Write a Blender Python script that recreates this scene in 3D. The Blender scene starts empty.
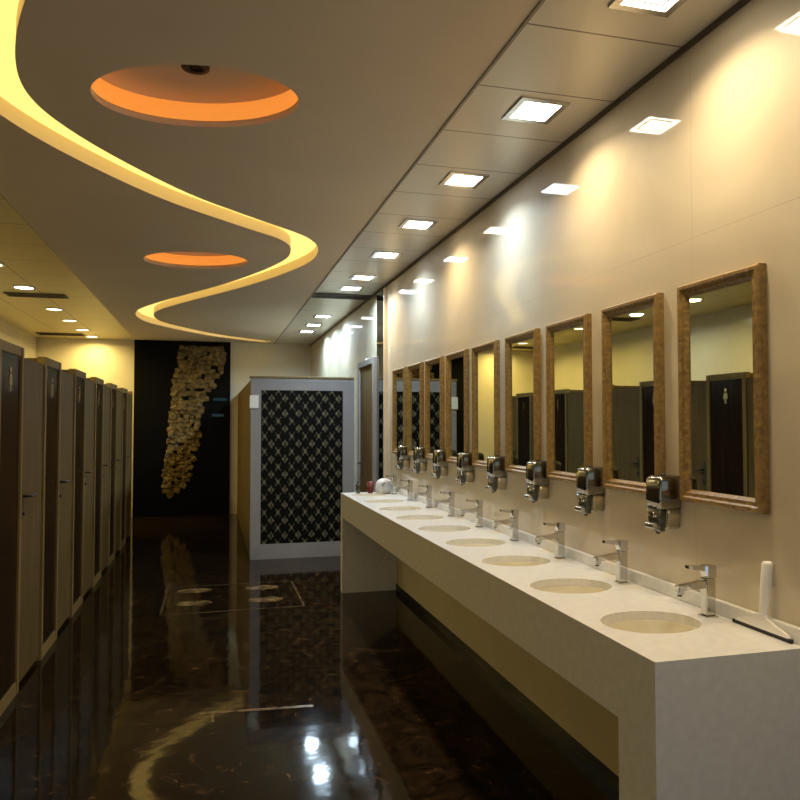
import bpy, bmesh, math, random
from mathutils import Vector, Matrix
from mathutils.geometry import tessellate_polygon
random.seed(7)
sc = bpy.context.scene
C = sc.collection
PI = math.pi

# ------------------------------------------------------------------ camera
cam_d = bpy.data.cameras.new('camera')
cam = bpy.data.objects.new('camera', cam_d)
C.objects.link(cam)
cam.location = (0, 0, 1.55)
cam.rotation_euler = (math.radians(90 + 1.85), 0, math.radians(-14.634))
cam_d.sensor_width = 36
cam_d.lens = 720 / 800 * 36
cam_d.clip_start = 0.05
sc.camera = cam

# ------------------------------------------------------------------ world, exposure
w = bpy.data.worlds.new('world')
sc.world = w
w.use_nodes = True
w.node_tree.nodes['Background'].inputs[0].default_value = (0.72, 0.86, 1.0, 1)
w.node_tree.nodes['Background'].inputs[1].default_value = 0.65
sc.view_settings.view_transform = 'Standard'
sc.view_settings.look = 'None'
sc.view_settings.gamma = 1
sc.view_settings.exposure = 0.35
sc.cycles.max_bounces = 10
sc.cycles.diffuse_bounces = 5
sc.cycles.glossy_bounces = 6
sc.cycles.caustics_reflective = False
sc.cycles.sample_clamp_indirect = 3.0
sc.cycles.blur_glossy = 0.5

WARM = (1.0, 0.79, 0.49)
YELL = (1.0, 0.74, 0.24)
COOL = (0.70, 0.86, 1.0)
FAR_COOL = (0.60, 0.82, 1.0)
P_RIGHT_WARM = 6.8
P_RIGHT_COOL = 7.0
P_LEFT = 12.0

# ------------------------------------------------------------------ geometry constants (metres)
XW, XL, YB, YF, ZC = 1.68, -2.75, 12.7, -1.6, 2.94
XS = -1.074                      # face of the cubicle row
CX, CY0, CY1, CZ = 1.164, 1.73, 6.64, 0.904     # counter


# ------------------------------------------------------------------ materials
def mat(name, col=(0.8, 0.8, 0.8), rough=0.5, metal=0.0, coat=0.0, coat_rough=0.03, ior=1.45, spec=0.5):
    m = bpy.data.materials.new(name)
    m.use_nodes = True
    b = m.node_tree.nodes['Principled BSDF']
    b.inputs['Base Color'].default_value = (*col, 1)
    b.inputs['Roughness'].default_value = rough
    b.inputs['Metallic'].default_value = metal
    b.inputs['Coat Weight'].default_value = coat
    b.inputs['Coat Roughness'].default_value = coat_rough
    b.inputs['IOR'].default_value = ior
    b.inputs['Specular IOR Level'].default_value = spec
    return m


def N(m, t, **kw):
    n = m.node_tree.nodes.new(t)
    for k, v in kw.items():
        setattr(n, k, v)
    return n


def L(m, a, b):
    m.node_tree.links.new(a, b)


def bsdf(m):
    return m.node_tree.nodes['Principled BSDF']


def coords(m, scale=(1, 1, 1)):
    t = N(m, 'ShaderNodeTexCoord')
    mp = N(m, 'ShaderNodeMapping')
    mp.inputs['Scale'].default_value = scale
    L(m, t.outputs['Object'], mp.inputs['Vector'])
    return mp.outputs['Vector']


def mathn(m, op, a, b=None, c=None):
    n = N(m, 'ShaderNodeMath', operation=op)
    for i, v in enumerate((a, b, c)):
        if v is None:
            continue
        if isinstance(v, (int, float)):
            n.inputs[i].default_value = v
        else:
            L(m, v, n.inputs[i])
    return n.outputs[0]


def noisy(m, c1, c2, scale=(1, 1, 1), s=5.0, detail=4.0, lo=0.35, hi=0.65, bump=0.0, rough=0.5, dist=0.0):
    """two-tone noise colour, optional bump"""
    v = coords(m, scale)
    n = N(m, 'ShaderNodeTexNoise')
    n.inputs['Scale'].default_value = s
    n.inputs['Detail'].default_value = detail
    n.inputs['Roughness'].default_value = rough
    n.inputs['Distortion'].default_value = dist
    L(m, v, n.inputs['Vector'])
    r = N(m, 'ShaderNodeValToRGB')
    r.color_ramp.elements[0].position = lo
    r.color_ramp.elements[1].position = hi
    r.color_ramp.elements[0].color = (*c1, 1)
    r.color_ramp.elements[1].color = (*c2, 1)
    L(m, n.outputs['Fac'], r.inputs['Fac'])
    L(m, r.outputs['Color'], bsdf(m).inputs['Base Color'])
    if bump:
        bp = N(m, 'ShaderNodeBump')
        bp.inputs['Strength'].default_value = bump
        bp.inputs['Distance'].default_value = 0.01
        L(m, n.outputs['Fac'], bp.inputs['Height'])
        L(m, bp.outputs['Normal'], bsdf(m).inputs['Normal'])
    return m


def emit(name, col, strength):
    m = bpy.data.materials.new(name)
    m.use_nodes = True
    nt = m.node_tree
    b = bsdf(m)
    b.inputs['Base Color'].default_value = (*col, 1)
    b.inputs['Emission Color'].default_value = (*col, 1)
    b.inputs['Emission Strength'].default_value = strength
    return m


def joints(m, axes, pitch, offset, width=0.004, depth=0.5, normal_in=None):
    """grid joints: returns 0/1 mask (1 on a joint) along the given object axes"""
    t = N(m, 'ShaderNodeTexCoord')
    s = N(m, 'ShaderNodeSeparateXYZ')
    L(m, t.outputs['Object'], s.inputs[0])
    out = None
    for ax, p, o in zip(axes, pitch, offset):
        a = mathn(m, 'SUBTRACT', s.outputs[ax], o - width / 2)
        f = mathn(m, 'FLOORED_MODULO', a, p)
        k = mathn(m, 'LESS_THAN', f, width)
        out = k if out is None else mathn(m, 'MAXIMUM', out, k)
    return out


def mixc(m, fac, c1, c2):
    n = N(m, 'ShaderNodeMix', data_type='RGBA')
    L(m, fac, n.inputs[0])
    for i, c in ((6, c1), (7, c2)):
        if isinstance(c, tuple):
            n.inputs[i].default_value = (*c, 1)
        else:
            L(m, c, n.inputs[i])
    return n.outputs[2]


# cream polished wall cladding: glossy, faint veins, thin joints between the sheets
m_wall = mat('cream_polished_panel', rough=0.55, coat=1.0, coat_rough=0.045)
noisy(m_wall, (0.55, 0.47, 0.34), (0.63, 0.55, 0.41), s=1.6, detail=6, dist=0.8)
_j = joints(m_wall, (1, 2), (1.22, 2.2), (1.02, 0.02), 0.004)
_r = [n for n in m_wall.node_tree.nodes if n.type == 'VALTORGB'][0]
L(m_wall, mixc(m_wall, _j, _r.outputs['Color'], (0.50, 0.43, 0.31)), bsdf(m_wall).inputs['Base Color'])

m_wall_back = mat('cream_painted_wall', rough=0.5, coat=0.5, coat_rough=0.12)
noisy(m_wall_back, (0.66, 0.60, 0.44), (0.72, 0.66, 0.50), s=2.0)

m_gyp = mat('taupe_gypsum', rough=0.75)
noisy(m_gyp, (0.78, 0.675, 0.55), (0.82, 0.715, 0.58), s=1.5)
m_gyp_in = mat('white_gypsum', (0.78, 0.70, 0.55), rough=0.7)


def tile_ceiling(name, col, seam, px, ox, py, oy, rough=0.28, metal=0.5):
    m = mat(name, col, rough=rough, metal=metal)
    j = joints(m, (0, 1), (px, py), (ox, oy), 0.008)
    L(m, mixc(m, j, col, seam), bsdf(m).inputs['Base Color'])
    # fine perforation as a bump
    v = coords(m, (1, 1, 1))
    vo = N(m, 'ShaderNodeTexVoronoi')
    vo.inputs['Scale'].default_value = 60
    vo.inputs['Randomness'].default_value = 0.0
    L(m, v, vo.inputs['Vector'])
    b = N(m, 'ShaderNodeBump')
    b.inputs['Strength'].default_value = 0.12
    b.inputs['Distance'].default_value = 0.003
    L(m, vo.outputs['Distance'], b.inputs['Height'])
    L(m, b.outputs['Normal'], bsdf(m).inputs['Normal'])
    return m


m_tile_r = tile_ceiling('perforated_metal_tile', (0.74, 0.69, 0.60), (0.20, 0.16, 0.12), 0.64, 1.04, 0.468, 2.27, rough=0.3, metal=0.2)
m_tile_l = tile_ceiling('yellowish_metal_tile', (0.74, 0.64, 0.34), (0.26, 0.19, 0.07), 0.52, -1.25, 0.60, 0.1, rough=0.4, metal=0.15)

# dark polished emperador marble
m_floor = mat('dark_brown_marble', rough=0.065, ior=1.27)
v = coords(m_floor)
n1 = N(m_floor, 'ShaderNodeTexNoise')
n1.inputs['Scale'].default_value = 6.5
n1.inputs['Detail'].default_value = 9
n1.inputs['Roughness'].default_value = 0.68
n1.inputs['Distortion'].default_value = 1.6
L(m_floor, v, n1.inputs['Vector'])
r1 = N(m_floor, 'ShaderNodeValToRGB')
cr = r1.color_ramp
cr.elements[0].position = 0.40
cr.elements[0].color = (0.006, 0.004, 0.002, 1)
cr.elements[1].position = 0.60
cr.elements[1].color = (0.022, 0.012, 0.005, 1)
e = cr.elements.new(0.72)
e.color = (0.11, 0.058, 0.02, 1)
L(m_floor, n1.outputs['Fac'], r1.inputs['Fac'])
_j = joints(m_floor, (0, 1), (0.6, 0.6), (0.18, 0.15), 0.004)
L(m_floor, mixc(m_floor, _j, r1.outputs['Color'], (0.003, 0.002, 0.001)), bsdf(m_floor).inputs['Base Color'])
n2 = N(m_floor, 'ShaderNodeTexNoise')
n2.inputs['Scale'].default_value = 7.0
n2.inputs['Detail'].default_value = 2
L(m_floor, v, n2.inputs['Vector'])
b2 = N(m_floor, 'ShaderNodeBump')
b2.inputs['Strength'].default_value = 0.14
b2.inputs['Distance'].default_value = 0.006
L(m_floor, n2.outputs['Fac'], b2.inputs['Height'])
L(m_floor, b2.outputs['Normal'], bsdf(m_floor).inputs['Normal'])

m_solid = mat('white_solid_surface', rough=0.32, coat=0.4, coat_rough=0.12)
noisy(m_solid, (0.70, 0.69, 0.67), (0.76, 0.75, 0.73), s=30, detail=3)
m_basin = mat('ivory_glazed_ceramic', rough=0.2, coat=0.8, coat_rough=0.05)
noisy(m_basin, (0.72, 0.66, 0.52), (0.75, 0.69, 0.55), s=4)
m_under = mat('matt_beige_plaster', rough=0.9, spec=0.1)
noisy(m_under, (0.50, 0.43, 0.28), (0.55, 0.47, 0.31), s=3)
m_chrome = mat('polished_chrome', (0.62, 0.61, 0.59), rough=0.07, metal=1.0)
m_chrome_s = mat('satin_steel', (0.60, 0.58, 0.54), rough=0.25, metal=1.0)
noisy(m_chrome_s, (0.56, 0.54, 0.50), (0.64, 0.62, 0.58), scale=(1, 1, 12), s=20)
m_dchrome = mat('darkened_chrome', (0.24, 0.225, 0.19), rough=0.14, metal=1.0)
m_tank = mat('amber_soap_tank', (0.24, 0.19, 0.10), rough=0.15, coat=1.0)
m_smoke = mat('smoked_dark_plastic', (0.035, 0.035, 0.025), rough=0.12, coat=1.0)
m_black = mat('black_rubber', (0.012, 0.010, 0.009), rough=0.5)
m_hole = mat('dark_void', (0.01, 0.008, 0.006), rough=0.9)
m_vent = mat('dark_vent_metal', (0.09, 0.075, 0.06), rough=0.5, metal=0.4)
m_gold = mat('bronzed_gilt_wood', rough=0.45, coat=0.15, coat_rough=0.3)
noisy(m_gold, (0.15, 0.085, 0.022), (0.30, 0.185, 0.052), s=60, detail=5, lo=0.3, hi=0.7, bump=0.5)
m_mirror = mat('mirror_silvering', (0.66, 0.70, 0.60), rough=0.01, metal=1.0)
m_dmirror = mat('smoked_mirror_glass', (0.30, 0.32, 0.33), rough=0.03, metal=1.0)
m_lam = mat('olive_oak_laminate', rough=0.55, spec=0.25)
noisy(m_lam, (0.10, 0.064, 0.019), (0.16, 0.106, 0.034), scale=(14, 14, 0.8), s=3.0, detail=6, lo=0.3, hi=0.7)
m_lam_e = mat('pale_laminate_edge', rough=0.5, spec=0.3)
noisy(m_lam_e, (0.20, 0.138, 0.048), (0.26, 0.18, 0.068), scale=(10, 10, 0.8), s=3.0)
m_dark = mat('dark_brown_gloss_panel', rough=0.22, spec=0.15)
noisy(m_dark, (0.016, 0.009, 0.005), (0.030, 0.016, 0.009), scale=(8, 8, 0.6), s=3.0)
m_sign = mat('brushed_brass', (0.72, 0.55, 0.32), rough=0.25, metal=1.0)
m_white = mat('white_plastic', (0.80, 0.78, 0.74), rough=0.35)
noisy(m_white, (0.78, 0.76, 0.72), (0.82, 0.80, 0.76), s=6)
m_pframe = mat('white_lacquer_frame', rough=0.4, coat=0.3)
noisy(m_pframe, (0.25, 0.235, 0.235), (0.28, 0.263, 0.263), s=3)
m_bglass = mat('black_granite', rough=0.45, spec=0.12)
noisy(m_bglass, (0.0008, 0.0008, 0.001), (0.003, 0.0026, 0.002), s=14, detail=8)
m_leaf = mat('gold_leaf_stone', rough=0.5, metal=0.1)
noisy(m_leaf, (0.04, 0.026, 0.008), (0.25, 0.175, 0.055), s=16, detail=6, lo=0.3, hi=0.7, bump=0.8)
m_teal = mat('teal_glass', (0.0, 0.04, 0.06), rough=0.15)
m_base = mat('black_skirting', (0.012, 0.010, 0.008), rough=0.35)
m_brassline = mat('beige_marble_inlay', rough=0.12)
noisy(m_brassline, (0.05, 0.035, 0.018), (0.13, 0.09, 0.045), s=9)
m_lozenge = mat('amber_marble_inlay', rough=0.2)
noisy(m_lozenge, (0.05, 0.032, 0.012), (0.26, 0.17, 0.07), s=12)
m_red = mat('dark_red_plastic', (0.11, 0.015, 0.012), rough=0.35)
m_grey = mat('pale_grey_film', (0.55, 0.55, 0.57), rough=0.3)
noisy(m_grey, (0.50, 0.50, 0.53), (0.68, 0.68, 0.70), s=18, bump=0.4)

e_wave = emit('yellow_led_diffuser', (1.0, 0.69, 0.18), 1.15)
e_ring = emit('orange_led_band', (1.0, 0.37, 0.06), 0.50)
e_warm = emit('warm_white_lens', (1.0, 0.88, 0.66), 16.0)
e_cool = emit('cool_white_lens', (0.85, 0.93, 1.0), 16.0)
e_left = emit('yellow_white_lens', (1.0, 0.90, 0.55), 4.0)

# damask wall-covering of the end panel: lattice of pale motifs on near black
m_dam = mat('black_damask_covering', rough=0.65, spec=0.1)
t = N(m_dam, 'ShaderNodeTexCoord')
s = N(m_dam, 'ShaderNodeSeparateXYZ')
L(m_dam, t.outputs['Object'], s.inputs[0])


def wavef(ax, period, ph=0.0):
    return mathn(m_dam, 'COSINE', mathn(m_dam, 'MULTIPLY_ADD', s.outputs[ax], 2 * PI / period, ph))


lat = mathn(m_dam, 'MULTIPLY', wavef(0, 0.052), wavef(2, 0.0875))
fine = mathn(m_dam, 'MULTIPLY', wavef(0, 0.155), wavef(2, 0.175))
fn = mathn(m_dam, 'MULTIPLY_ADD', fine, 0.8, mathn(m_dam, 'MULTIPLY', lat, 0.5))
ns = N(m_dam, 'ShaderNodeTexNoise')
ns.inputs['Scale'].default_value = 32
L(m_dam, t.outputs['Object'], ns.inputs['Vector'])
fn = mathn(m_dam, 'ADD', fn, mathn(m_dam, 'MULTIPLY', ns.outputs['Fac'], 0.9))
rr = N(m_dam, 'ShaderNodeValToRGB')
rr.color_ramp.elements[0].position = 0.45
rr.color_ramp.elements[0].color = (0.004, 0.0035, 0.003, 1)
rr.color_ramp.elements[1].position = 1.0
rr.color_ramp.elements[1].color = (0.15, 0.13, 0.082, 1)
L(m_dam, mathn(m_dam, 'MULTIPLY', fn, 0.75), rr.inputs['Fac'])
L(m_dam, rr.outputs['Color'], bsdf(m_dam).inputs['Base Color'])


# ------------------------------------------------------------------ mesh helpers
def new():
    return bmesh.new()


def box(bm, x0, x1, y0, y1, z0, z1, bev=0.0, seg=2):
    r = bmesh.ops.create_cube(bm, size=1.0)
    vs = r['verts']
    bmesh.ops.scale(bm, vec=(x1 - x0, y1 - y0, z1 - z0), verts=vs)
    bmesh.ops.translate(bm, vec=((x0 + x1) / 2, (y0 + y1) / 2, (z0 + z1) / 2), verts=vs)
    if bev:
        ed = list({e for v_ in vs for e in v_.link_edges})
        bmesh.ops.bevel(bm, geom=ed, offset=bev, segments=seg, profile=0.5, affect='EDGES')
    return bm


def tube(bm, pts, rad, seg=14, cap=True, sy=1.0):
    """swept round tube; rad a number or list"""
    pts = [Vector(p) for p in pts]
    rings = []
    for i, p in enumerate(pts):
        d = (pts[min(i + 1, len(pts) - 1)] - pts[max(i - 1, 0)]).normalized()
        a = Vector((0, 1, 0)) if abs(d.y) < 0.9 else Vector((0, 0, 1))
        u = d.cross(a).normalized()
        vv = d.cross(u).normalized()
        r = rad[i] if isinstance(rad, (list, tuple)) else rad
        rings.append([bm.verts.new(p + u * r * math.cos(2 * PI * k / seg) + vv * r * sy * math.sin(2 * PI * k / seg)) for k in range(seg)])
    for a, b in zip(rings, rings[1:]):
        for k in range(seg):
            f = bm.faces.new((a[k], a[(k + 1) % seg], b[(k + 1) % seg], b[k]))
            f.smooth = True
    if cap:
        bm.faces.new(rings[0][::-1])
        bm.faces.new(rings[-1])
    return bm


def loops(bm, rings, cap0=True, cap1=True, smooth=True):
    rs = [[bm.verts.new(p) for p in r] for r in rings]
    n = len(rs[0])
    for a, b in zip(rs, rs[1:]):
        for k in range(n):
            f = bm.faces.new((a[k], a[(k + 1) % n], b[(k + 1) % n], b[k]))
            f.smooth = smooth
    if cap0:
        bm.faces.new(rs[0][::-1])
    if cap1:
        bm.faces.new(rs[-1])
    return bm


def ell(cx, cy, z, rx, ry, n=48):
    return [Vector((cx + rx * math.cos(2 * PI * k / n), cy + ry * math.sin(2 * PI * k / n), z)) for k in range(n)]


def slab(bm, outer, holes, z0, z1, both=True):
    """flat plate with holes between z0 and z1 (both=False: lower face and hole rims only)"""
    ls = [[Vector((p[0], p[1], 0)) for p in l] for l in [outer] + holes]
    tris = tessellate_polygon(ls)
    flat = [p for l in ls for p in l]
    lo = [bm.verts.new((p.x, p.y, z0)) for p in flat]
    hi = [bm.verts.new((p.x, p.y, z1)) for p in flat]
    for t_ in tris:
        if len(set(t_)) < 3:
            continue
        try:
            bm.faces.new([lo[i] for i in t_])
            if both:
                bm.faces.new([hi[i] for i in reversed(t_)])
        except ValueError:
            pass
    o = 0
    for l in ls:
        n = len(l)
        for k in range(n):
            a, b = o + k, o + (k + 1) % n
            try:
                bm.faces.new((lo[a], lo[b], hi[b], hi[a]))
            except ValueError:
                pass
        o += n
    return bm


def link(name, bm, m, parent=None, loc=(0, 0, 0), rot=(0, 0, 0), smooth=False):
    bmesh.ops.recalc_face_normals(bm, faces=bm.faces[:])
    me = bpy.data.meshes.new(name)
    if smooth:
        for f in bm.faces:
            f.smooth = True
    bm.to_mesh(me)
    bm.free()
    me.materials.append(m)
    o = bpy.data.objects.new(name, me)
    C.objects.link(o)
    o.location = loc
    o.rotation_euler = rot
    if parent:
        o.parent = parent
    return o


def tag(o, label, cat, group=None):
    o['label'] = label
    o['category'] = cat
    if group:
        o['group'] = group
    return o


def thing(name, label, cat, loc=(0, 0, 0), rotz=0.0, group=None):
    o = bpy.data.objects.new(name, None)
    o.empty_display_size = 0.1
    C.objects.link(o)
    o.location = loc
    o.rotation_euler = (0, 0, rotz)
    return tag(o, label, cat, group)


def struct(name, bm, m, parent=None, loc=(0, 0, 0)):
    o = link(name, bm, m, parent, loc)
    if parent is None:
        o['kind'] = 'structure'
    return o


def copy_tree(o, parent=None):
    c = o.copy()
    C.objects.link(c)
    if parent:
        c.parent = parent
    for ch in [x for x in C.objects if x.parent == o]:
        copy_tree(ch, c)
    return c


def lab(o, label):
    o['label'] = label


# ------------------------------------------------------------------ wave and rosette outlines in the ceiling
ctrl = [(0.62, -0.2), (0.70, 0.45), (0.45, 1.05), (-0.10, 1.55), (-0.45, 2.02), (-0.69, 2.48), (-0.84, 2.95), (-0.87, 3.32), (-0.77, 3.68),
        (-0.53, 4.13), (-0.19, 4.62), (0.26, 5.08), (0.60, 5.43), (0.715, 5.83), (0.64, 6.36), (0.24, 7.34), (-0.47, 8.65),
        (-0.79, 9.38), (-0.84, 10.0), (-0.68, 10.58), (-0.08, 11.55), (0.50, 12.12), (0.93, 12.42)]


def spline(cp, n=10):
    out = []
    P = [cp[0]] + list(cp) + [cp[-1]]
    for i in range(1, len(P) - 2):
        p0, p1, p2, p3 = [Vector(P[j]) for j in (i - 1, i, i + 1, i + 2)]
        for k in range(n):
            t_ = k / n
            out.append(0.5 * ((2 * p1) + (p2 - p0) * t_ + (2 * p0 - 5 * p1 + 4 * p2 - p3) * t_ ** 2 + (3 * p1 - p0 - 3 * p2 + p3) * t_ ** 3))
    out.append(Vector(cp[-1]))
    return out


cl = spline(ctrl)


def offset(w_):
    a, b = [], []
    for i, p in enumerate(cl):
        d = (cl[min(i + 1, len(cl) - 1)] - cl[max(i - 1, 0)]).normalized()
        n_ = Vector((-d.y, d.x))
        a.append(p + n_ * w_)
        b.append(p - n_ * w_)
    return a + b[::-1]


wave_hole = offset(0.108)
ROS = [(-0.075, 3.165, 0.437, 0.297), (-0.14, 6.36, 0.437, 0.325)]
RA = math.radians(-14.6)          # the ovals lie slightly turned to the corridor
ros_holes = [[(cx + p.x * math.cos(RA) - p.y * math.sin(RA), cy + p.x * math.sin(RA) + p.y * math.cos(RA)) for p in ell(0, 0, 0, rx, ry, 64)]
             for cx, cy, rx, ry in ROS]

# ------------------------------------------------------------------ the shell
struct('floor', box(new(), XL - 0.1, XW + 0.1, YF - 0.1, YB + 0.1, -0.1, 0.0), m_floor)
bm = new()
slab(bm, [(-1.25, YF), (1.04, YF), (1.04, YB), (-1.25, YB)], [wave_hole] + ros_holes, ZC, ZC + 0.012)
cent = struct('ceiling', bm, m_gyp)
# service void above the plasterboard closes the room
struct('ceiling_void', box(new(), XL - 0.1, XW + 0.1, YF - 0.1, YB + 0.1, 3.20, 3.26), m_hole)
struct('ceiling_right', box(new(), 1.04, XW, YF, YB, ZC, ZC + 0.012), m_tile_r)
struct('ceiling_left', box(new(), XL, -1.25, YF, YB, ZC, ZC + 0.012), m_tile_l)
struct('trim_1', box(new(), 1.034, 1.046, YF, YB, ZC - 0.006, ZC - 0.0005), mat('ceiling_edge_bead', (0.30, 0.25, 0.18), rough=0.4))
struct('trim_2', box(new(), XW - 0.012, XW, YF, YB, ZC - 0.02, ZC - 0.0005), mat('shadow_gap_bead', (0.10, 0.075, 0.05), rough=0.5))
struct('wall_right', box(new(), XW, XW + 0.1, YF, YB, 0, 3.25), m_wall)
struct('wall_left', box(new(), XL - 0.1, XL, YF, YB, 0, 3.25), m_wall_back)
struct('wall_back', box(new(), XL, XW, YB, YB + 0.1, 0, 3.25), m_wall_back)
bm = new()
box(bm, XL, -1.05, YF - 0.1, YF, 0, 3.25)
box(bm, -1.05, 1.0, YF - 0.1, YF, 2.55, 3.25)
box(bm, 1.0, XW, YF - 0.1, YF, 0, 3.25)
struct('wall_front', bm, m_wall_back)          # open entrance to daylight in the middle
# added matt sheet under the counter, hides lamp reflections in the glossy wall
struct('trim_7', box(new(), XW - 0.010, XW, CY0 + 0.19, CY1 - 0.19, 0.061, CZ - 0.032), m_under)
struct('baseboard_right', box(new(), XW - 0.012, XW, YF, 7.30, 0, 0.06), m_base)
# black granite-clad part of the end wall
struct('trim_3', box(new(), -1.255, 0.30, YB - 0.05, YB, 0, ZC - 0.001), m_bglass)
# smoked mirror pilaster after the last framed mirror
struct('trim_4', box(new(), XW - 0.02, XW, 6.98, 7.32, 0, ZC - 0.04), m_dmirror)
struct('trim_5', box(new(), XW - 0.03, XW, 6.945, 6.98, 0, ZC - 0.04), m_wall)

# floor inlay: thin beige line rectangle with four lozenges
bm = new()
for (a, b, c_, d) in ((-0.40, 0.78, 6.16, 6.18), (-0.40, 0.78, 7.16, 7.18), (-0.40, -0.38, 6.18, 7.16), (0.76, 0.78, 6.18, 7.16)):
    box(bm, a, b, c_, d, 0.0, 0.0015)
struct('trim_6', bm, m_brassline)
bm = new()
for lx, ly in ((-0.14, 6.50), (0.47, 6.48), (-0.14, 6.98), (0.47, 6.96)):
    loops(bm, [[Vector((lx + 0.155 * math.cos(PI * k / 12) , ly + 0.09 * math.sin(PI * k / 12), z)) for k in range(24)] for z in (0.0, 0.0015)], smooth=False)
struct('trim_8', bm, m_lozenge)
# thin amber strip with a short cross tick on the floor nearer the camera
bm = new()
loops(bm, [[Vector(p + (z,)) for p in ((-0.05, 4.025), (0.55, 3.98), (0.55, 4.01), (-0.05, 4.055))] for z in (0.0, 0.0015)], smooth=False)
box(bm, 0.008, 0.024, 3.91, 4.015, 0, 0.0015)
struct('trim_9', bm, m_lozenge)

# door in the right-hand wall past the pilaster
d0, d1 = 7.42, 8.12
door = struct('door_1', box(new(), XW - 0.03, XW - 0.002, d0, d1, 0.005, 2.18, 0.002), m_lam)
bm = new()
for (a, b, z0, z1) in ((d0 - 0.07, d0 - 0.001, 0, 2.25), (d1 + 0.001, d1 + 0.07, 0, 2.25), (d0 - 0.001, d1 + 0.001, 2.182, 2.25)):
    box(bm, XW - 0.05, XW - 0.001, a, b, z0, z1, 0.003)
link('door_frame', bm, m_pframe, door)
bm = new()
box(bm, XW - 0.036, XW - 0.030, d1 - 0.10, d1 - 0.055, 0.98, 1.18, 0.002)
tube(bm, [(XW - 0.033, d1 - 0.077, 1.10), (XW - 0.075, d1 - 0.077, 1.10), (XW - 0.078, d1 - 0.10, 1.10), (XW - 0.075, d1 - 0.19, 1.10)], 0.009)
link('door_handle', bm, m_vent, door)

# ------------------------------------------------------------------ luminous wave
wv = thing('wavy_cove_light', 'long S-shaped recessed cove glowing yellow, winding along the taupe ceiling', 'cove light', (0, 0, ZC))
bm = new()
slab(bm, offset(0.1135), [], 0.085, 0.095)
link('diffuser', bm, e_wave, wv)
bm = new()
rim = offset(0.1135)
inn = offset(0.109)
loops(bm, [[Vector((p.x, p.y, z)) for p in l] for l, z in ((inn, 0.0125), (inn, 0.0845), (rim, 0.0845), (rim, 0.0125), (inn, 0.0125))], False, False, False)
link('side_wall', bm, m_gyp_in, wv)

# ------------------------------------------------------------------ orange rosettes
for i, (cx, cy, rx, ry) in enumerate(ROS):
    t = thing('oval_ceiling_recess', ['large near oval ceiling recess glowing orange with a dark spotlight at its centre',
                                      'small far oval ceiling recess glowing orange inside the bend of the wave'][i], 'recessed ceiling light',
              (cx, cy, ZC), RA, 'oval orange recesses in the ceiling')
    bm = new()
    loops(bm, [ell(0, 0, z, rx + a, ry + a, 64) for a, z in ((0.001, 0.0125), (0.001, 0.03), (0.012, 0.03), (0.012, 0.0125), (0.001, 0.0125))], False, False)
    link('rim', bm, m_gyp_in, t)
    bm = new()
    loops(bm, [ell(0, 0, z, rx + a, ry + a, 64) for a, z in ((0.002, 0.0305), (0.006, 0.115), (0.012, 0.115), (0.012, 0.0305), (0.002, 0.0305))], False, False)
    link('light_band', bm, e_ring, t)
    bm = new()
    loops(bm, [ell(0, 0, z, (rx + 0.012) * a, (ry + 0.012) * a, 64) for a, z in ((1.0, 0.1155), (0.95, 0.128), (0.85, 0.134), (0.5, 0.138), (0.12, 0.139))], False, True)
    link('recess_top', bm, m_gyp, t)
    if i == 0:
        bm = new()
        loops(bm, [ell(0, -0.02, z, a, a, 28) for a, z in ((0.030, 0.128), (0.034, 0.122), (0.058, 0.122), (0.060, 0.1385), (0.03, 0.1385))], True, True)
        link('spotlight', bm, m_black, t)


# ------------------------------------------------------------------ downlights
def area(parent, size, power, col, z=-0.02, spread=PI, shape='SQUARE'):
    ld = bpy.data.lights.new('lamp_light', 'AREA')
    ld.shape = shape
    ld.size = size
    ld.energy = power
    ld.color = col
    ld.spread = spread
    lo = bpy.data.objects.new('lamp_light', ld)
    C.objects.link(lo)
    lo.parent = parent
    lo.location = (0, 0, z)
    return lo


def square_light(x, y, cool, label, r=0.085, power=None):
    t = thing('square_downlight', label, 'ceiling light', (x, y, ZC), 0, 'square downlights over the basins')
    bm = new()
    for s1, s2, z0, z1 in ((r, r + 0.028, -0.008, -0.0005), (r * 0.62, r * 0.72, -0.006, -0.0005)):
        ring = lambda a, z: [Vector((sx * a, sy * a, z)) for sx, sy in ((1, 1), (-1, 1), (-1, -1), (1, -1))]
        loops(bm, [ring(s1, z1), ring(s1, z0), ring(s2, z0), ring(s2, z1), ring(s1, z1)], False, False, False)
    link('bezel', bm, m_chrome, t)
    link('lens', box(new(), -r, r, -r, r, -0.004, -0.001), e_cool if cool else e_warm, t)
    area(t, 0.14, power or (P_RIGHT_COOL if cool else P_RIGHT_WARM), (FAR_COOL if y > 7 else COOL) if cool else WARM, spread=math.radians(160 if y > 7 else 138))
    return t


ORD = ['nearest', 'second', 'third', 'fourth', 'fifth', 'sixth', 'seventh', 'eighth', 'ninth', 'tenth']
ry_ = [(1.99, 0), (2.90, 0), (3.84, 1), (4.79, 0), (5.73, 1), (6.68, 0), (7.25, 1), (9.25, 1), (10.1, 1), (10.85, 1)]
RL = ['warm square downlight over the nearest basin, cut by the top edge of the photo',
      'warm square downlight with a chrome double bezel, second from the camera in the right row',
      'cool white square downlight, third from the camera in the right row',
      'warm square downlight, fourth from the camera in the right row',
      'cool white square downlight, fifth from the camera in the right row',
      'warm yellowish square downlight, sixth in the right row, near the dark slot vent',
      'cool white square downlight just before the dark slot vent on the right',
      'cool white square downlight, first one beyond the right slot vent',
      'cool white square downlight, second one beyond the right slot vent',
      'cool white square downlight closest to the end wall on the right']
for (y, c), lb in zip(ry_, RL):
    square_light(1.378, y, c, lb, power=22.0 if y > 7 else None)
for y, lb in ((0.2, 'warm square downlight behind the camera nearest the entrance'), (1.1, 'warm square downlight just behind the camera on the right')):
    square_light(1.37, y, 0, lb, power=2.5)

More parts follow.
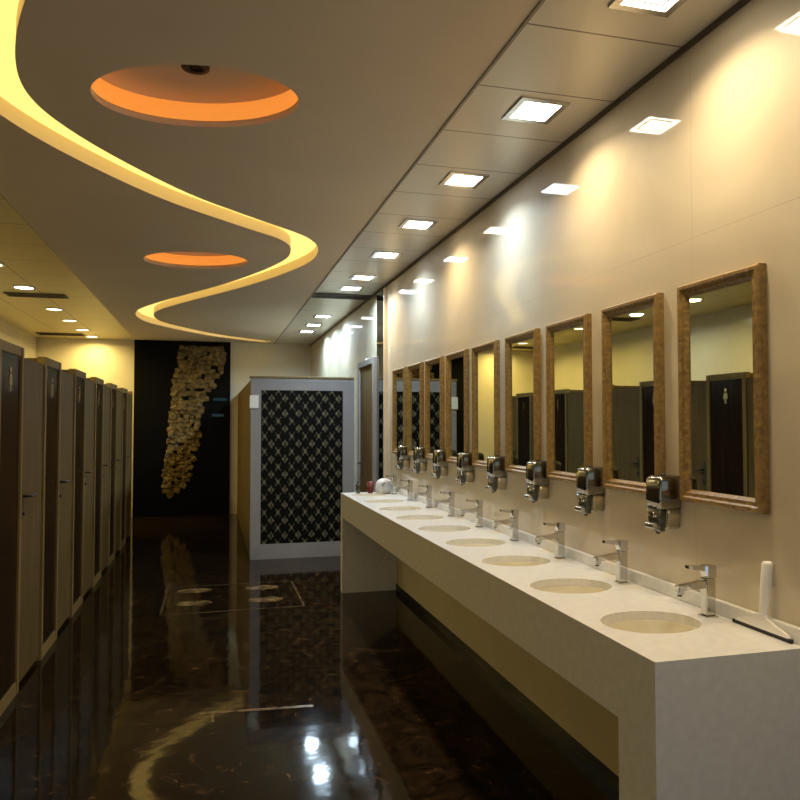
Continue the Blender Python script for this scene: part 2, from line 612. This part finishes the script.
RO = thing('round_downlight', 'x', 'ceiling light', (-1.87, 5.0, ZC), 0, 'round downlights over the cubicles')
bm = new()
loops(bm, [ell(0, 0, z, a, a, 32) for a, z in ((0.088, -0.0005), (0.086, -0.010), (0.108, -0.007), (0.112, -0.0005), (0.088, -0.0005))], False, False)
link('bezel', bm, m_white, RO)
bm = new()
loops(bm, [ell(0, 0, z, a, a, 32) for a, z in ((0.086, -0.001), (0.084, -0.005), (0.03, -0.0065))], True, True)
link('lens', bm, e_left, RO)
area(RO, 0.14, P_LEFT, YELL, spread=math.radians(165), shape='DISK')
ly_ = [2.9, 4.6, 6.93, 8.05, 9.5, 10.5, 11.5, 12.35]
LL = ['round yellow-white downlight above the cubicles behind the left edge of view',
      'round yellow-white downlight above the nearest cubicles, just left of view',
      'round downlight over the cubicles cut by the left edge of the photo',
      'bright cool-looking round downlight beside the dark slot vent on the left',
      'round yellowish downlight, first beyond the left slot vent',
      'round yellowish downlight, second beyond the left slot vent',
      'round yellowish downlight, third beyond the left slot vent',
      'small far round downlight closest to the yellow end wall']
for k, (y, lb) in enumerate(zip(ly_, LL)):
    o = RO if k == 0 else copy_tree(RO)
    o.location.y = y
    lab(o, lb)
    if k == 3:
        for ch in [x for x in C.objects if x.parent == o]:
            if ch.name.startswith('lens'):
                ch.data = ch.data.copy()
                ch.data.materials[0] = e_cool
            if ch.name.startswith('lamp_light'):
                ch.data = ch.data.copy()
                ch.data.color = (0.95, 0.95, 0.85)


# slot vents
def vent(x0, x1, y0, y1, label):
    t = thing('slot_vent', label, 'air vent', ((x0 + x1) / 2, (y0 + y1) / 2, ZC), 0, 'dark slot vents in the tile ceilings')
    w2, d2 = (x1 - x0) / 2, (y1 - y0) / 2
    ring = lambda a, z: [Vector((sx * (w2 - a), sy * (d2 - a), z)) for sx, sy in ((1, 1), (-1, 1), (-1, -1), (1, -1))]
    bm = new()
    loops(bm, [ring(0.02, -0.0005), ring(0.02, -0.012), ring(0, -0.012), ring(0, -0.0005), ring(0.02, -0.0005)], False, False, False)
    link('frame', bm, m_vent, t)
    link('backing', box(new(), -w2 + 0.02, w2 - 0.02, -d2 + 0.02, d2 - 0.02, -0.003, -0.001), m_hole, t)
    n = 3
    for k in range(n):
        y = -d2 + 0.02 + (k + 0.5) * (2 * d2 - 0.04) / n
        link('slat', box(new(), -w2 + 0.02, w2 - 0.02, y - 0.008, y + 0.008, -0.010, -0.0035), m_vent, t)


vent(1.05, 1.66, 7.60, 7.86, 'dark slot vent crossing the right tile ceiling before the bluish end section')
vent(-2.15, -1.55, 8.40, 8.62, 'dark slot vent in the left ceiling beside the bright round downlight')
vent(-2.62, -1.95, 12.0, 12.28, 'far dark slot vent in the left ceiling near the yellow end wall')

# ------------------------------------------------------------------ vanity counter
BY = [2.085 + 0.5375 * k for k in range(9)]
BX, BRX, BRY = 1.388, 0.165, 0.132
ct = thing('vanity_counter', 'long white solid-surface vanity counter holding nine basins along the right wall', 'counter', (CX, CY0, 0))
W = XW - CX - 0.002
LN = CY1 - CY0
bm = new()
holes = [[(p.x - CX, p.y - CY0) for p in ell(BX, y, 0, BRX, BRY, 40)] for y in BY]
slab(bm, [(0, 0), (W, 0), (W, LN), (0, LN)], holes, CZ - 0.03, CZ)
link('worktop', bm, m_solid, ct)
link('fascia', box(new(), 0.0, 0.03, 0.1855, LN - 0.1005, 0.685, CZ - 0.0301), m_solid, ct)
for a, b in ((0.0, 0.185), (LN - 0.10, LN)):
    link('end_leg', box(new(), 0.0, W, a, b, 0.0, CZ - 0.0301), m_solid, ct)
link('backsplash', box(new(), W - 0.02, W, 0, LN, CZ + 0.0005, CZ + 0.048, 0.003), m_solid, ct)

# basins
bs = thing('oval_basin', 'x', 'wash basin', (BX, BY[0], CZ), 0, 'ivory oval basins set in the counter')
bm = new()
prof = [(1.03, -0.031), (1.0, -0.0305), (0.985, -0.034), (0.95, -0.060), (0.84, -0.095), (0.60, -0.118), (0.30, -0.126), (0.12, -0.128)]
inner = [ell(0, 0, z, BRX * a, BRY * a, 48) for a, z in prof]
outer = [ell(0, 0, z - 0.010, BRX * (a + 0.05), BRY * (a + 0.05), 48) for a, z in prof[::-1]]
loops(bm, inner, False, True)
loops(bm, [outer[-1]] + [inner[0]], False, False)
loops(bm, outer, True, False)
link('bowl', bm, m_basin, bs)
bm = new()
loops(bm, [ell(0, 0, z, a, a, 20) for a, z in ((0.022, -0.1275), (0.022, -0.124), (0.015, -0.122), (0.004, -0.124))], True, True)
link('drain', bm, m_chrome, bs)
NB = ['nearest basin, closest to the squeegee', 'second basin from the near counter end', 'third basin from the near counter end',
      'fourth basin from the near counter end', 'middle basin, fifth from either counter end', 'fourth basin from the far counter end',
      'third basin from the far counter end', 'second basin from the far counter end', 'farthest basin, by the small clutter']
for k, y in enumerate(BY):
    o = bs if k == 0 else copy_tree(bs)
    o.location.y = y
    lab(o, 'ivory oval undermount ' + NB[k])

# faucets
fc = thing('chrome_faucet', 'x', 'faucet', (1.615, BY[0], CZ + 0.0005), 0, 'chrome mixer faucets along the counter')
bm = new()
box(bm, -0.024, 0.024, -0.021, 0.021, 0, 0.004, 0.001)
box(bm, -0.019, 0.019, -0.0165, 0.0165, 0.004, 0.128, 0.004, 3)
link('body', bm, m_chrome, fc)
bm = new()
sect = lambda x, z, h, w_: [Vector((x, -w_, z - h)), Vector((x, w_, z - h)), Vector((x, w_, z + h)), Vector((x, -w_, z + h))]
loops(bm, [sect(-0.015, 0.108, 0.012, 0.014), sect(-0.06, 0.104, 0.010, 0.013), sect(-0.115, 0.099, 0.008, 0.012), sect(-0.122, 0.097, 0.007, 0.011)], smooth=False)
box(bm, -0.122, -0.098, -0.010, 0.010, 0.078, 0.094, 0.002)
sp = link('spout', bm, m_chrome, fc)
link('aerator', tube(new(), [(-0.110, 0, 0.079), (-0.110, 0, 0.072)], 0.008), m_vent, sp)
bm = new()
loops(bm, [sect(0.020, 0.150, 0.020, 0.018), sect(-0.012, 0.150, 0.020, 0.018), sect(-0.020, 0.160, 0.008, 0.013), sect(-0.080, 0.167, 0.005, 0.010)], smooth=False)
link('lever', bm, m_chrome, fc)
NF = ['nearest chrome square-bodied mixer faucet, beside the white squeegee', 'second chrome mixer faucet from the near counter end',
      'third chrome mixer faucet from the near counter end', 'fourth chrome mixer faucet from the near counter end',
      'fifth chrome mixer faucet, standing at the middle basin', 'chrome mixer faucet, fourth from the far counter end',
      'chrome mixer faucet, third from the far counter end', 'chrome mixer faucet, second from the far counter end',
      'farthest small-looking chrome mixer faucet, beside the clutter on the counter']
for k, y in enumerate(BY):
    o = fc if k == 0 else copy_tree(fc)
    o.location.y = y + (0.01 if k == 0 else 0)
    lab(o, NF[k])

# ------------------------------------------------------------------ framed mirrors
MY = [(1.885, 2.29), (2.415, 2.82), (2.955, 3.37), (3.48, 3.91), (4.04, 4.46), (4.58, 5.00), (5.12, 5.53), (5.665, 6.06), (6.19, 6.60)]
MW, MZ0, MZ1, FW = 0.41, 1.268, 2.052, 0.045
mr = thing('framed_mirror', 'x', 'mirror', (XW - 0.0005, 2.09, MZ0), 0, 'gilt framed mirrors over the basins')
hw, hh = MW / 2, MZ1 - MZ0
bm = new()
ring = lambda a, x: [Vector((-x, sy * (hw - a), (hh - a) if sz else a)) for sy, sz in ((1, 1), (-1, 1), (-1, 0), (1, 0))]
loops(bm, [ring(0.0, 0.0), ring(0.0, 0.026), ring(0.006, 0.032), ring(0.016, 0.032), ring(0.022, 0.026), ring(0.034, 0.026), ring(0.040, 0.020), ring(FW, 0.014), ring(FW, 0.0), ring(0, 0)], False, False, False)
link('frame', bm, m_gold, mr)
link('mirror_glass', box(new(), -0.012, -0.001, -hw + FW - 0.004, hw - FW + 0.004, FW - 0.004, hh - FW + 0.004), m_mirror, mr)
NM = ['nearest', 'second', 'third', 'fourth', 'middle', 'sixth', 'seventh', 'eighth', 'farthest']
for k, (a, b) in enumerate(MY):
    o = mr if k == 0 else copy_tree(mr)
    o.location.y = (a + b) / 2
    lab(o, {0: 'largest-looking gilt framed wall mirror, nearest the camera above the nearest basin',
            8: 'farthest gilt framed wall mirror, beside the smoked mirror pilaster',
            4: 'middle gilt framed wall mirror, with four mirrors on either side of it'}.get(k, 'gilt framed wall mirror, %s from the camera in the row' % NM[k]))

# ------------------------------------------------------------------ soap dispensers between the mirrors
sd = thing('soap_dispenser', 'x', 'soap dispenser', (XW - 0.0005, 2.37, 1.15), 0, 'chrome soap dispensers between the mirrors')


def rrect(x0, x1, y, z, r=0.014, n=5):
    pts = []
    for cx, cy, a0 in ((x1 - r * 0.3, y - r * 0.3, 0), (x0 + r, y - r, 90), (x0 + r, -y + r, 180), (x1 - r * 0.3, -y + r * 0.3, 270)):
        rr_ = r if x0 + r == cx else r * 0.3
        for i in range(n):
            a = math.radians(a0 + 90 * i / (n - 1))
            pts.append(Vector((cx + rr_ * math.cos(a), cy + rr_ * math.sin(a), z)))
    return pts


bm = new()
loops(bm, [rrect(-0.094, -0.001, 0.044, 0.085), rrect(-0.097, -0.001, 0.046, 0.12), rrect(-0.095, -0.001, 0.046, 0.188),
           rrect(-0.088, -0.001, 0.042, 0.200), rrect(-0.075, -0.001, 0.036, 0.206)])
link('cover', bm, m_dchrome, sd)
bm = new()
loops(bm, [rrect(-0.050, -0.001, 0.030, 0.010), rrect(-0.058, -0.001, 0.038, 0.018), rrect(-0.060, -0.001, 0.041, 0.0845)])
link('tank', bm, m_tank, sd)
bm = new()
loops(bm, [rrect(-0.082, -0.0605, 0.028, 0.0, 0.008), rrect(-0.090, -0.0605, 0.032, 0.008, 0.008), rrect(-0.095, -0.0605, 0.040, 0.0845, 0.008)])
link('front_housing', bm, m_smoke, sd)
bm = new()
tube(bm, [(-0.085, 0, 0.060), (-0.097, 0, 0.060)], 0.011, 18)
link('level_window', bm, m_chrome, sd)
bm = new()
box(bm, -0.112, -0.070, -0.026, 0.026, 0.012, 0.032, 0.005, 3)
link('push_lever', bm, m_chrome_s, sd)
bm = new()
tube(bm, [(-0.070, 0, 0.001), (-0.070, 0, -0.010)], [0.012, 0.006], 14)
link('nozzle', bm, m_black, sd)
link('lock', tube(new(), [(-0.045, 0, 0.2062), (-0.045, 0, 0.2125)], 0.008, 12), m_vent, sd)
ND = ['nearest chrome soap dispenser, between the first and second mirrors', 'chrome soap dispenser between the second and third mirrors',
      'chrome soap dispenser between the third and fourth mirrors', 'chrome soap dispenser between the fourth and fifth mirrors',
      'chrome soap dispenser between the fifth and sixth mirrors', 'chrome soap dispenser between the sixth and seventh mirrors',
      'chrome soap dispenser between the seventh and eighth mirrors', 'farthest chrome soap dispenser, before the last framed mirror']
for k in range(8):
    o = sd if k == 0 else copy_tree(sd)
    o.location.y = (MY[k][1] + MY[k + 1][0]) / 2 + 0.01
    lab(o, ND[k])

# ------------------------------------------------------------------ squeegee standing on the counter against the wall
sq = thing('squeegee', 'white plastic squeegee with black blade leaning upright on the near counter end', 'squeegee', (1.648, 1.892, CZ + 0.0005), 0)
link('blade', box(new(), -0.006, 0.006, -0.122, 0.122, 0.0, 0.012, 0.002), m_black, sq)
bm = new()
hd = lambda z, x, w_, t_: [Vector((x - t_, -w_, z)), Vector((x + t_, -w_, z)), Vector((x + t_, w_, z)), Vector((x - t_, w_, z))]
loops(bm, [hd(0.011, 0.001, 0.112, 0.006), hd(0.02, 0.002, 0.105, 0.005), hd(0.034, 0.003, 0.055, 0.005), hd(0.046, 0.003, 0.024, 0.006), hd(0.056, 0.004, 0.017, 0.008)], smooth=False)
link('head', bm, m_white, sq)
link('handle', tube(new(), [(0.004, -0.004, 0.053), (0.006, -0.008, 0.09), (0.009, -0.012, 0.15), (0.012, -0.016, 0.212), (0.012, -0.016, 0.219)], [0.012, 0.014, 0.016, 0.016, 0.012], 18), m_white, sq)

# ------------------------------------------------------------------ clutter at the far end of the counter
b = thing('small_bottle', 'small black bottle standing at the far end of the counter', 'bottle', (1.31, 6.55, CZ + 0.0005))
bm = new()
loops(bm, [ell(0, 0, z, a, a, 20) for a, z in ((0.020, 0), (0.022, 0.004), (0.022, 0.075), (0.012, 0.09))])
link('body', bm, m_smoke, b)
link('cap', tube(new(), [(0, 0, 0.0905), (0, 0, 0.112)], 0.010, 16), m_black, b)
b = thing('cup', 'dark red cup between the black bottle and the grey bag', 'cup', (1.425, 6.54, CZ + 0.0005))
bm = new()
loops(bm, [ell(0, 0, z, a, a, 24) for a, z in ((0.024, 0), (0.026, 0.003), (0.034, 0.105), (0.031, 0.105), (0.024, 0.006))])
link('body', bm, m_red, b)
bm = new()
NBG = 28
rings = []
for z, a in ((0, 0.055), (0.01, 0.075), (0.05, 0.085), (0.09, 0.078), (0.12, 0.058), (0.135, 0.022)):
    rings.append([Vector((a * math.cos(2 * PI * k / NBG) * (1 + 0.07 * math.sin(5 * k + 40 * z)), 0.75 * a * math.sin(2 * PI * k / NBG) * (1 + 0.08 * math.cos(3 * k + 30 * z)), z)) for k in range(NBG)])
loops(bm, rings)
tag(link('plastic_bag', bm, m_grey, None, (1.545, 6.50, CZ + 0.0005)), 'crumpled pale grey plastic bag on the far counter end by the wall', 'bag')

# ------------------------------------------------------------------ damask end partition by the right wall
PX0, PX1, PYF, PZ = 0.43, XW - 0.052, 8.38, 2.07
pt = thing('patterned_partition', 'white framed partition with black damask pattern between walkway and right wall', 'partition', (PX0, PYF, 0))
pw = PX1 - PX0
fl, fr, ft, fb = 0.115, 0.135, 0.14, 0.17
bm = new()
box(bm, 0, pw, 0, 0.10, 0, fb, 0)
box(bm, 0, pw, 0, 0.10, PZ - ft, PZ, 0)
box(bm, 0, fl, 0, 0.10, fb, PZ - ft, 0)
box(bm, pw - fr, pw, 0, 0.10, fb, PZ - ft, 0)
link('frame', bm, m_pframe, pt)
link('patterned_panel', box(new(), fl, pw - fr, 0.012, 0.09, fb, PZ - ft), m_dam, pt)
link('side_wall', box(new(), 0.0, 0.05, 0.1005, YB - PYF - 0.004, 0.0, PZ - 0.02), m_lam, pt)
link('cap', box(new(), -0.012, pw, -0.012, 0.112, PZ + 0.0005, PZ + 0.022, 0.003), m_lam_e, pt)
sg = tag(link('small_sign', box(new(), 0, 0.10, -0.016, 0, 0, 0.15, 0.004), m_white, None, (PX0 - 0.015, PYF - 0.0005, 1.72)),
         'small blank white plate on the upper left corner of the patterned partition', 'sign')

# ------------------------------------------------------------------ cubicle row
PIT, DW = 1.07, 0.42
TOP = 1.99
cu = thing('toilet_cubicle', 'x', 'toilet cubicle', (XS, 0, 0), 0, 'wood and dark panel cubicles on the left')
T = 0.04
# posts
for a in (0.0, DW + 0.045):
    link('post', box(new(), -T - 0.004, 0.008, a + 0.0005, a + 0.0435, 0, TOP, 0.002), m_lam_e, cu)
gp = link('dark_panel', box(new(), -T, -0.004, 0.045, DW + 0.044, 0.07, TOP - 0.055), m_dark, cu)
link('top_rail', box(new(), -T - 0.002, 0.004, 0.045, DW + 0.044, TOP - 0.054, TOP), m_lam_e, cu)
link('kick_rail', box(new(), -T - 0.002, 0.004, 0.045, DW + 0.044, 0, 0.069), m_lam_e, cu)
# brass pictogram on the dark panel
bm = new()
px = -0.0035
cyp = DW / 2 + 0.05
tube(bm, [(px, cyp, 1.845), (px + 0.004, cyp, 1.845)], 0.016, 18)
body = [(-0.020, 1.822), (0.020, 1.822), (0.030, 1.765), (0.013, 1.765), (0.011, 1.725), (-0.011, 1.725), (-0.013, 1.765), (-0.030, 1.765)]
loops(bm, [[Vector((x, cyp + a, z)) for a, z in body] for x in (px, px + 0.004)], smooth=False)
link('pictogram', bm, m_sign, gp)
dr = link('door', box(new(), -T, -0.006, DW + 0.0905, PIT - 0.003, 0.03, TOP - 0.05, 0.002), m_lam, cu)
bm = new()
hy = DW + 0.15
box(bm, -0.006, -0.001, hy - 0.020, hy + 0.020, 0.98, 1.20, 0.002)
tube(bm, [(-0.003, hy, 1.12), (0.040, hy, 1.12), (0.044, hy + 0.02, 1.12), (0.044, hy + 0.11, 1.12)], 0.008, 12)
tube(bm, [(-0.003, hy, 1.02), (0.012, hy, 1.02)], 0.012, 12)
link('handle', bm, m_vent, dr)
link('side_partition', box(new(), XL + 0.02 - XS, -T - 0.005, 0.005, 0.035, 0.0, TOP - 0.01), m_lam, cu)
KN = {0: 'cubicle front beside the camera, outside the left edge of view', 1: 'cubicle front just outside the left edge of view',
      2: 'nearest cubicle seen, its glossy dark panel cut by the left edge of the photo', 3: 'second cubicle seen from the left edge, wood door and dark panel',
      4: 'third cubicle seen from the left edge, wood door and dark panel', 5: 'fourth cubicle from the left edge, narrow with distance',
      6: 'second-to-last cubicle of the row towards the black end wall, a thin dim strip', 7: 'last cubicle of the row, closest to the black end wall'}
for k in range(8):
    o = cu if k == 0 else copy_tree(cu)
    o.location.y = 4.12 + PIT * (k - 2)
    lab(o, KN[k])

ep = thing('end_partition', 'narrow wooden end partition closing the cubicle row near the black end wall', 'partition', (XS, 4.12 + PIT * 6, 0))
link('post', box(new(), -T - 0.004, 0.008, 0.0005, 0.0435, 0, TOP, 0.002), m_lam_e, ep)
link('panel', box(new(), XL + 0.02 - XS, -T - 0.005, 0.005, 0.035, 0.0, TOP - 0.01), m_lam, ep)

# ------------------------------------------------------------------ gold relief on the black end wall
outl = [(2.86, -0.50, 0.20), (2.34, -0.62, 0.13), (1.94, -0.65, -0.13), (1.53, -0.70, -0.22), (1.12, -0.71, -0.26), (0.71, -0.78, -0.32), (0.30, -0.79, -0.58)]
bm = new()
z = 0.33
while z < 2.80:
    for (za, a0, a1), (zb, b0, b1) in zip(outl, outl[1:]):
        if zb <= z <= za:
            f_ = (z - zb) / (za - zb)
            xa, xb = b0 + (a0 - b0) * f_, b1 + (a1 - b1) * f_
    h = random.uniform(0.05, 0.085)
    x = xa + random.uniform(-0.02, 0.02)
    while x < xb - 0.01:
        w_ = random.uniform(0.055, 0.11)
        if random.random() > 0.10 and not (2.0 < z < 2.5 and 0.0 < x < 0.05):
            dz = random.uniform(-0.012, 0.012)
            n0 = len(bm.verts)
            box(bm, x - 0.008, x + w_ + 0.006, -random.uniform(0.02, 0.07), 0, z + dz - 0.008, z + dz + h + 0.008, 0.014, 1)
            bm.verts.ensure_lookup_table()
            mid = Vector((x + w_ / 2, -0.03, z + h / 2))
            bmesh.ops.rotate(bm, cent=mid, matrix=Matrix.Rotation(random.uniform(-0.5, 0.5), 3, 'Y'), verts=bm.verts[n0:])
            for v_ in bm.verts[n0:]:
                if v_.co.y < -0.01:
                    v_.co += Vector((random.uniform(-1, 1), random.uniform(-1, 1), random.uniform(-1, 1))) * 0.010
        x += w_
    z += h
tag(link('gold_relief', bm, m_leaf, None, (0, YB - 0.0505, 0)), 'rough gold stone relief climbing the black end wall', 'wall relief')
for i, (z, x0, x1) in enumerate(((1.93, 0.02, 0.24), (1.66, 0.0, 0.20))):  # faint teal reflections in the black wall, put in as coloured strips
    tag(link('glass_strip', box(new(), 0, x1 - x0, -0.012, 0, 0, 0.05, 0.003), m_teal, None, (x0, YB - 0.0505, z)),
        ['upper short teal glass strip on the black end wall', 'lower short teal glass strip on the black end wall'][i], 'decorative strip', 'teal strips on the black wall')
